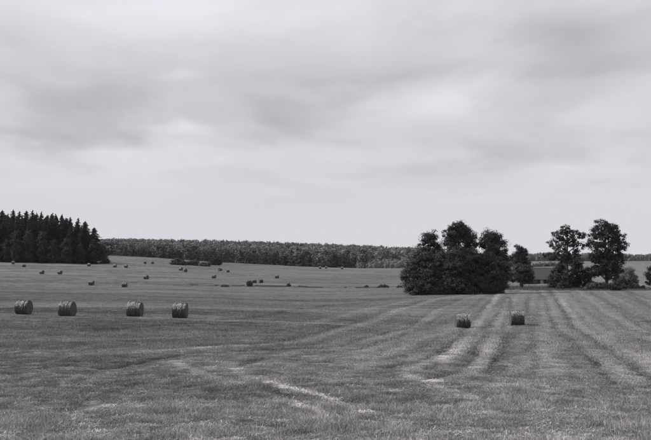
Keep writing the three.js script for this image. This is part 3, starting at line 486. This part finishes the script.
// ---------------------------------------------------------------- spruces
function spruceGeometry(seed, H, Rm, o = {}) {
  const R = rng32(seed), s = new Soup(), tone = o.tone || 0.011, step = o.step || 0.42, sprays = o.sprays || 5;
  for (let y0 = H * 0.06; y0 < H - 0.2; y0 += step * (0.7 + 0.6 * R())) {
    const q = 1 - y0 / H, rad = Rm * Math.pow(q, 0.58) * (0.75 + 0.5 * R()) + 0.1, n = Math.max(4, Math.round(5 + rad * 1.6));
    for (let k = 0; k < n; k++) {
      const y = y0 + (R() - 0.5) * step * 1.9, a = k / n * 6.283 + R() * 0.9, L = rad * (0.5 + 0.75 * R()), droop = L * (0.25 + 0.25 * R()), ca = Math.cos(a), sa = Math.sin(a), t = tone * (0.65 + 0.7 * R());
      for (let j = 0; j < sprays; j++) {
        const f = (j + 0.4 + R() * 0.6) / sprays, px = ca * L * f, pz = sa * L * f, py = y - droop * f * f + (f > 0.85 ? 0.08 * L : 0), w = (0.25 + 0.3 * R()) * (0.5 + rad * 0.22) * (1.1 - 0.4 * f), l = L / sprays * 1.1;
        const A = [px - ca * l, py + 0.1, pz - sa * l], B = [px + ca * l, py - 0.1, pz + sa * l], C = [px - sa * w, py - 0.25 - w * 0.5, pz + ca * w], D = [px + sa * w, py - 0.25 - w * 0.5, pz - ca * w];
        s.tri(A, B, C, t * (0.8 + 0.4 * R())); s.tri(A, B, D, t * (0.8 + 0.4 * R()));
      }
    }
  }
  s.tri([-0.12, H - 0.7, 0], [0.12, H - 0.7, 0], [0, H + 0.3, 0], tone); s.tri([0, H - 0.7, -0.12], [0, H - 0.7, 0.12], [0, H + 0.3, 0], tone);
  return s.geometry();
}
const poleGeometry = (H, r) => { const s = new Soup(); s.tube([[0, -0.4, 0], [0, H * 0.4, 0], [0, H * 0.97, 0]], [r, r * 0.7, 0.03], 0.05, 6); return s.geometry(); };
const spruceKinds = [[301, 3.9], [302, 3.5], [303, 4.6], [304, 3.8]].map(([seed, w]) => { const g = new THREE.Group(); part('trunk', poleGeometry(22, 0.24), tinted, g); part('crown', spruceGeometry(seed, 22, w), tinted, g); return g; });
const WOOD = 'spruces of the dark wood at the left';
function spruce(label, px, top, d, k, wide = 1) {                                // px, top: where the tip stands, as bearings from the roadside
  const x = px * d, y0 = landHeight(x, -d), h = EYE + top * d - y0, o = spruceKinds[k % 4].clone(), s = h / 22.2;
  o.name = numbered('spruce_tree'); o.userData = { label, category: 'tree', group: WOOD }; o.position.set(x, y0 - 0.1, -d); o.rotation.y = k * 1.7; const w = s * (0.92 + 0.08 * (k % 3)) * wide; o.scale.set(w, s, w); scene.add(o);
}
// bearings (sideways slope) and tip heights (upward slope) of the tips that stand out against the sky
const tips = [[-0.3742, 0.0526], [-0.3674, 0.0531], [-0.3619, 0.0548], [-0.3557, 0.0509], [-0.3496, 0.0553], [-0.3428, 0.0531], [-0.3350, 0.0543], [-0.3283, 0.0548], [-0.3233, 0.0515], [-0.3182, 0.0528], [-0.3115, 0.0492], [-0.3059, 0.0515], [-0.3009, 0.0481], [-0.2959, 0.0488], [-0.2908, 0.0459], [-0.2858, 0.0470]];
const ORD = ['', '', '', 'fourth', 'fifth', 'sixth', 'seventh', 'eighth', 'ninth', 'tenth', 'eleventh', 'twelfth', 'thirteenth', 'fourteenth', 'fifteenth', 'sixteenth', 'seventeenth', 'eighteenth', 'nineteenth', 'twentieth', 'twenty-first'];
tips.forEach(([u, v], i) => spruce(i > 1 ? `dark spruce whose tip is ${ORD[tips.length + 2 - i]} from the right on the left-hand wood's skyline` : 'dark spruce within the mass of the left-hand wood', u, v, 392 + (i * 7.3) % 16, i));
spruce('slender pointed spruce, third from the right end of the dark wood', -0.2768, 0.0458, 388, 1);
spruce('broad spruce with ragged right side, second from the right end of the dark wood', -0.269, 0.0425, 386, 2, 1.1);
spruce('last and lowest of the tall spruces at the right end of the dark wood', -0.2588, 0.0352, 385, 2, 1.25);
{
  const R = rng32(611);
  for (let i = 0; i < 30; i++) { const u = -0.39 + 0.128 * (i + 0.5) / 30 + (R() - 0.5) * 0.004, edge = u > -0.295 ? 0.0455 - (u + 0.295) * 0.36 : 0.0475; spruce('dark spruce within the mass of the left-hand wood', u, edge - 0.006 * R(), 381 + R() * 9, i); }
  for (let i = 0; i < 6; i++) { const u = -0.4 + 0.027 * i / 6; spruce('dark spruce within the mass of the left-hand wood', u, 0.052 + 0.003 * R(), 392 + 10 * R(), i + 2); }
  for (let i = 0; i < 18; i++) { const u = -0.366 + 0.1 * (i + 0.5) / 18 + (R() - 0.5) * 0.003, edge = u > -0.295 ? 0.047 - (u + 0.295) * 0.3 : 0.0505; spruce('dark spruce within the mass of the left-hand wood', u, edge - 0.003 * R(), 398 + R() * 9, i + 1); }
}
// paler broadleaf trees along the front of the wood
const FRONT = 'paler broadleaf trees before the spruces';
[[-0.3465, 0.0315, 1.9, 'narrow pale birch at the front of the dark wood, second from the left border'], [-0.3315, 0.0305, 3.2, 'broad pale tree at the front of the dark wood, the widest of the paler ones'], [-0.3165, 0.0315, 2.6, 'rounded pale tree before the middle of the dark wood'], [-0.2905, 0.0215, 2.6, 'shorter pale tree right of the middle of the dark wood'],
  [-0.356, 0.0215, 2.4, 'low pale tree before the dark wood, nearest the left border'], [-0.2735, 0.0165, 2.2, 'short greyish tree low before the right part of the dark wood'], [-0.3035, 0.0205, 2.3, 'lower pale tree between the two rounded ones before the dark wood'], [-0.2595, 0.0215, 2.0, 'narrow dull tree before the last spruces of the dark wood']].forEach(([u, v, w, label], i) => {
  const d = 377 + (i * 2.7) % 4, x = u * d, h = EYE + v * d - landHeight(x, -d), k = h / 12;
  tree('birch_tree', label, 'tree', FRONT, x, d, 641 + 2 * i, h * 0.92, 0.2, [[0, 10.4 * k, 0, w * 0.5, 1.5 * k, w * 0.5], [-w * 0.2, 8 * k, 0, w * 0.85, 2.3 * k, w * 0.8], [w * 0.25, 6 * k, 0.2, w * 0.9, 2.4 * k, w * 0.8], [-w * 0.15, 3.6 * k, 0.2, w * 0.95, 2.2 * k, w * 0.8], [w * 0.2, 1.8 * k, 0.3, w * 0.8, 1.8 * k, w * 0.7]], { tone: i === 5 || i === 7 ? 0.018 : 0.028, leafSize: 0.24, clump: 1.0, per: 30 });
});
bush('edge_bush', 'pale loose bush at the foot of the last spruce, right end of the wood', 'bush', 'paler broadleaf trees before the spruces', -95.2, 384, 671, [[0, 2.6, 0, 1.7, 2.6, 1.5], [0.6, 5.0, 0, 1.4, 1.8, 1.1], [-0.8, 6.5, 0, 1.2, 1.6, 1.0], [1.4, 1.4, 0, 1.3, 1.4, 1.2]], { tone: 0.045, leafSize: 0.2, clump: 0.7, per: 30 });
console.log('wood');

// ---------------------------------------------------------------- the far wood on the hill, and the far trees beyond the farm: masses nobody could count
function mass(name, label, seed, kinds, spots) {
  const g = new THREE.Group(); g.name = name; g.userData = { kind: 'stuff', label, category: 'wood' }; scene.add(g);
  const R = rng32(seed), M = new THREE.Matrix4(), Q = new THREE.Quaternion(), U = new THREE.Vector3(0, 1, 0), C = new THREE.Color(), lists = kinds.map(() => []);
  for (const [x, d, h, pick] of spots(R)) lists[pick].push([x, d, h]);
  lists.forEach((l, k) => {
    if (!l.length) return;
    const im = new THREE.InstancedMesh(kinds[k].g, tinted, l.length); im.name = kinds[k].name; im.castShadow = im.receiveShadow = true;
    l.forEach(([x, d, h], i) => { const s = h / kinds[k].h, w = s * (0.85 + 0.4 * R()) * (kinds[k].w || 1); Q.setFromAxisAngle(U, R() * 6.283); M.compose(new THREE.Vector3(x, landHeight(x, -d) - 0.3, -d), Q, new THREE.Vector3(w, s, w)); im.setMatrixAt(i, M); const c = 0.82 + 0.36 * R(); im.setColorAt(i, C.setRGB(c, c, c)); });
    g.add(im);
  });
}
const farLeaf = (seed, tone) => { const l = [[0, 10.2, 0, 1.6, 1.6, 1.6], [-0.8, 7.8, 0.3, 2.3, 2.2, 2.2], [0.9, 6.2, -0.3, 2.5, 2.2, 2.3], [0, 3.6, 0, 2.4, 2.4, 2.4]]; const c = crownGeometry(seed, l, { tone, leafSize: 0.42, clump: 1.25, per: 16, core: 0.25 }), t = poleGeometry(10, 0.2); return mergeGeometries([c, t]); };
const farKinds = [  // tones lightened to paint in distance haze that the thin fog leaves out
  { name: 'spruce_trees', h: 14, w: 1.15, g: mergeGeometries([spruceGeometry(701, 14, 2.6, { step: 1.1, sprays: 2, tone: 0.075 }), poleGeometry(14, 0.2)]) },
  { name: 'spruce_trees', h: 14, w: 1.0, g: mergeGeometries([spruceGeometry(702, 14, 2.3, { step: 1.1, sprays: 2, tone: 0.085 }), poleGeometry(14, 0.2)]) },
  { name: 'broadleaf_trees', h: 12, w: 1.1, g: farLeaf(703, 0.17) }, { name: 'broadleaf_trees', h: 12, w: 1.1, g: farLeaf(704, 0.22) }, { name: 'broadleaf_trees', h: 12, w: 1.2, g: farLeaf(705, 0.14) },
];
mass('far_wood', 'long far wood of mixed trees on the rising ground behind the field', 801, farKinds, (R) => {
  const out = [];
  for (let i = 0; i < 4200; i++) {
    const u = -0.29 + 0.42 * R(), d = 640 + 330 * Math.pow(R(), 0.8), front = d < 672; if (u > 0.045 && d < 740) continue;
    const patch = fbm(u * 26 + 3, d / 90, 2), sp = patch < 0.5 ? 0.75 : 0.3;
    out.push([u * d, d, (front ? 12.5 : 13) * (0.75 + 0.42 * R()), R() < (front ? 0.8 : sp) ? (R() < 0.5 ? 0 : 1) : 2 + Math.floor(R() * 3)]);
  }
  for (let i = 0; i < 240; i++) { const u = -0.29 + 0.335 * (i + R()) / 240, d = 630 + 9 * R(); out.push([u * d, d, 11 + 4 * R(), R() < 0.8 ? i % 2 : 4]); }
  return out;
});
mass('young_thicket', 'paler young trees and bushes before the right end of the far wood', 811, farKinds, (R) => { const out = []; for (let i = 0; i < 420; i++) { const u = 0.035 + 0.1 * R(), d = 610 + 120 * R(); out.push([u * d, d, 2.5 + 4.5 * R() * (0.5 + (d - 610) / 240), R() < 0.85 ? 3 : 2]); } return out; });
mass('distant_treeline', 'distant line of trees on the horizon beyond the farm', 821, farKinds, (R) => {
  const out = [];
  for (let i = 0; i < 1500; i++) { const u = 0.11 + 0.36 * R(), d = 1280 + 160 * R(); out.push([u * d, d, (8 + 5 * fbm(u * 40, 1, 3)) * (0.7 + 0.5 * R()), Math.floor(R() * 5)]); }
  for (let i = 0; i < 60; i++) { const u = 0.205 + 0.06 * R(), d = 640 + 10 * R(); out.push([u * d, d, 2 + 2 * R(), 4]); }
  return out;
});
{ let n = 0; scene.traverse((o) => { if (o.isMesh && !o.isInstancedMesh) n += (o.geometry.index ? o.geometry.index.count : o.geometry.attributes.position.count) / 3; }); console.log('triangles', n); }
renderer.render(scene, camera);
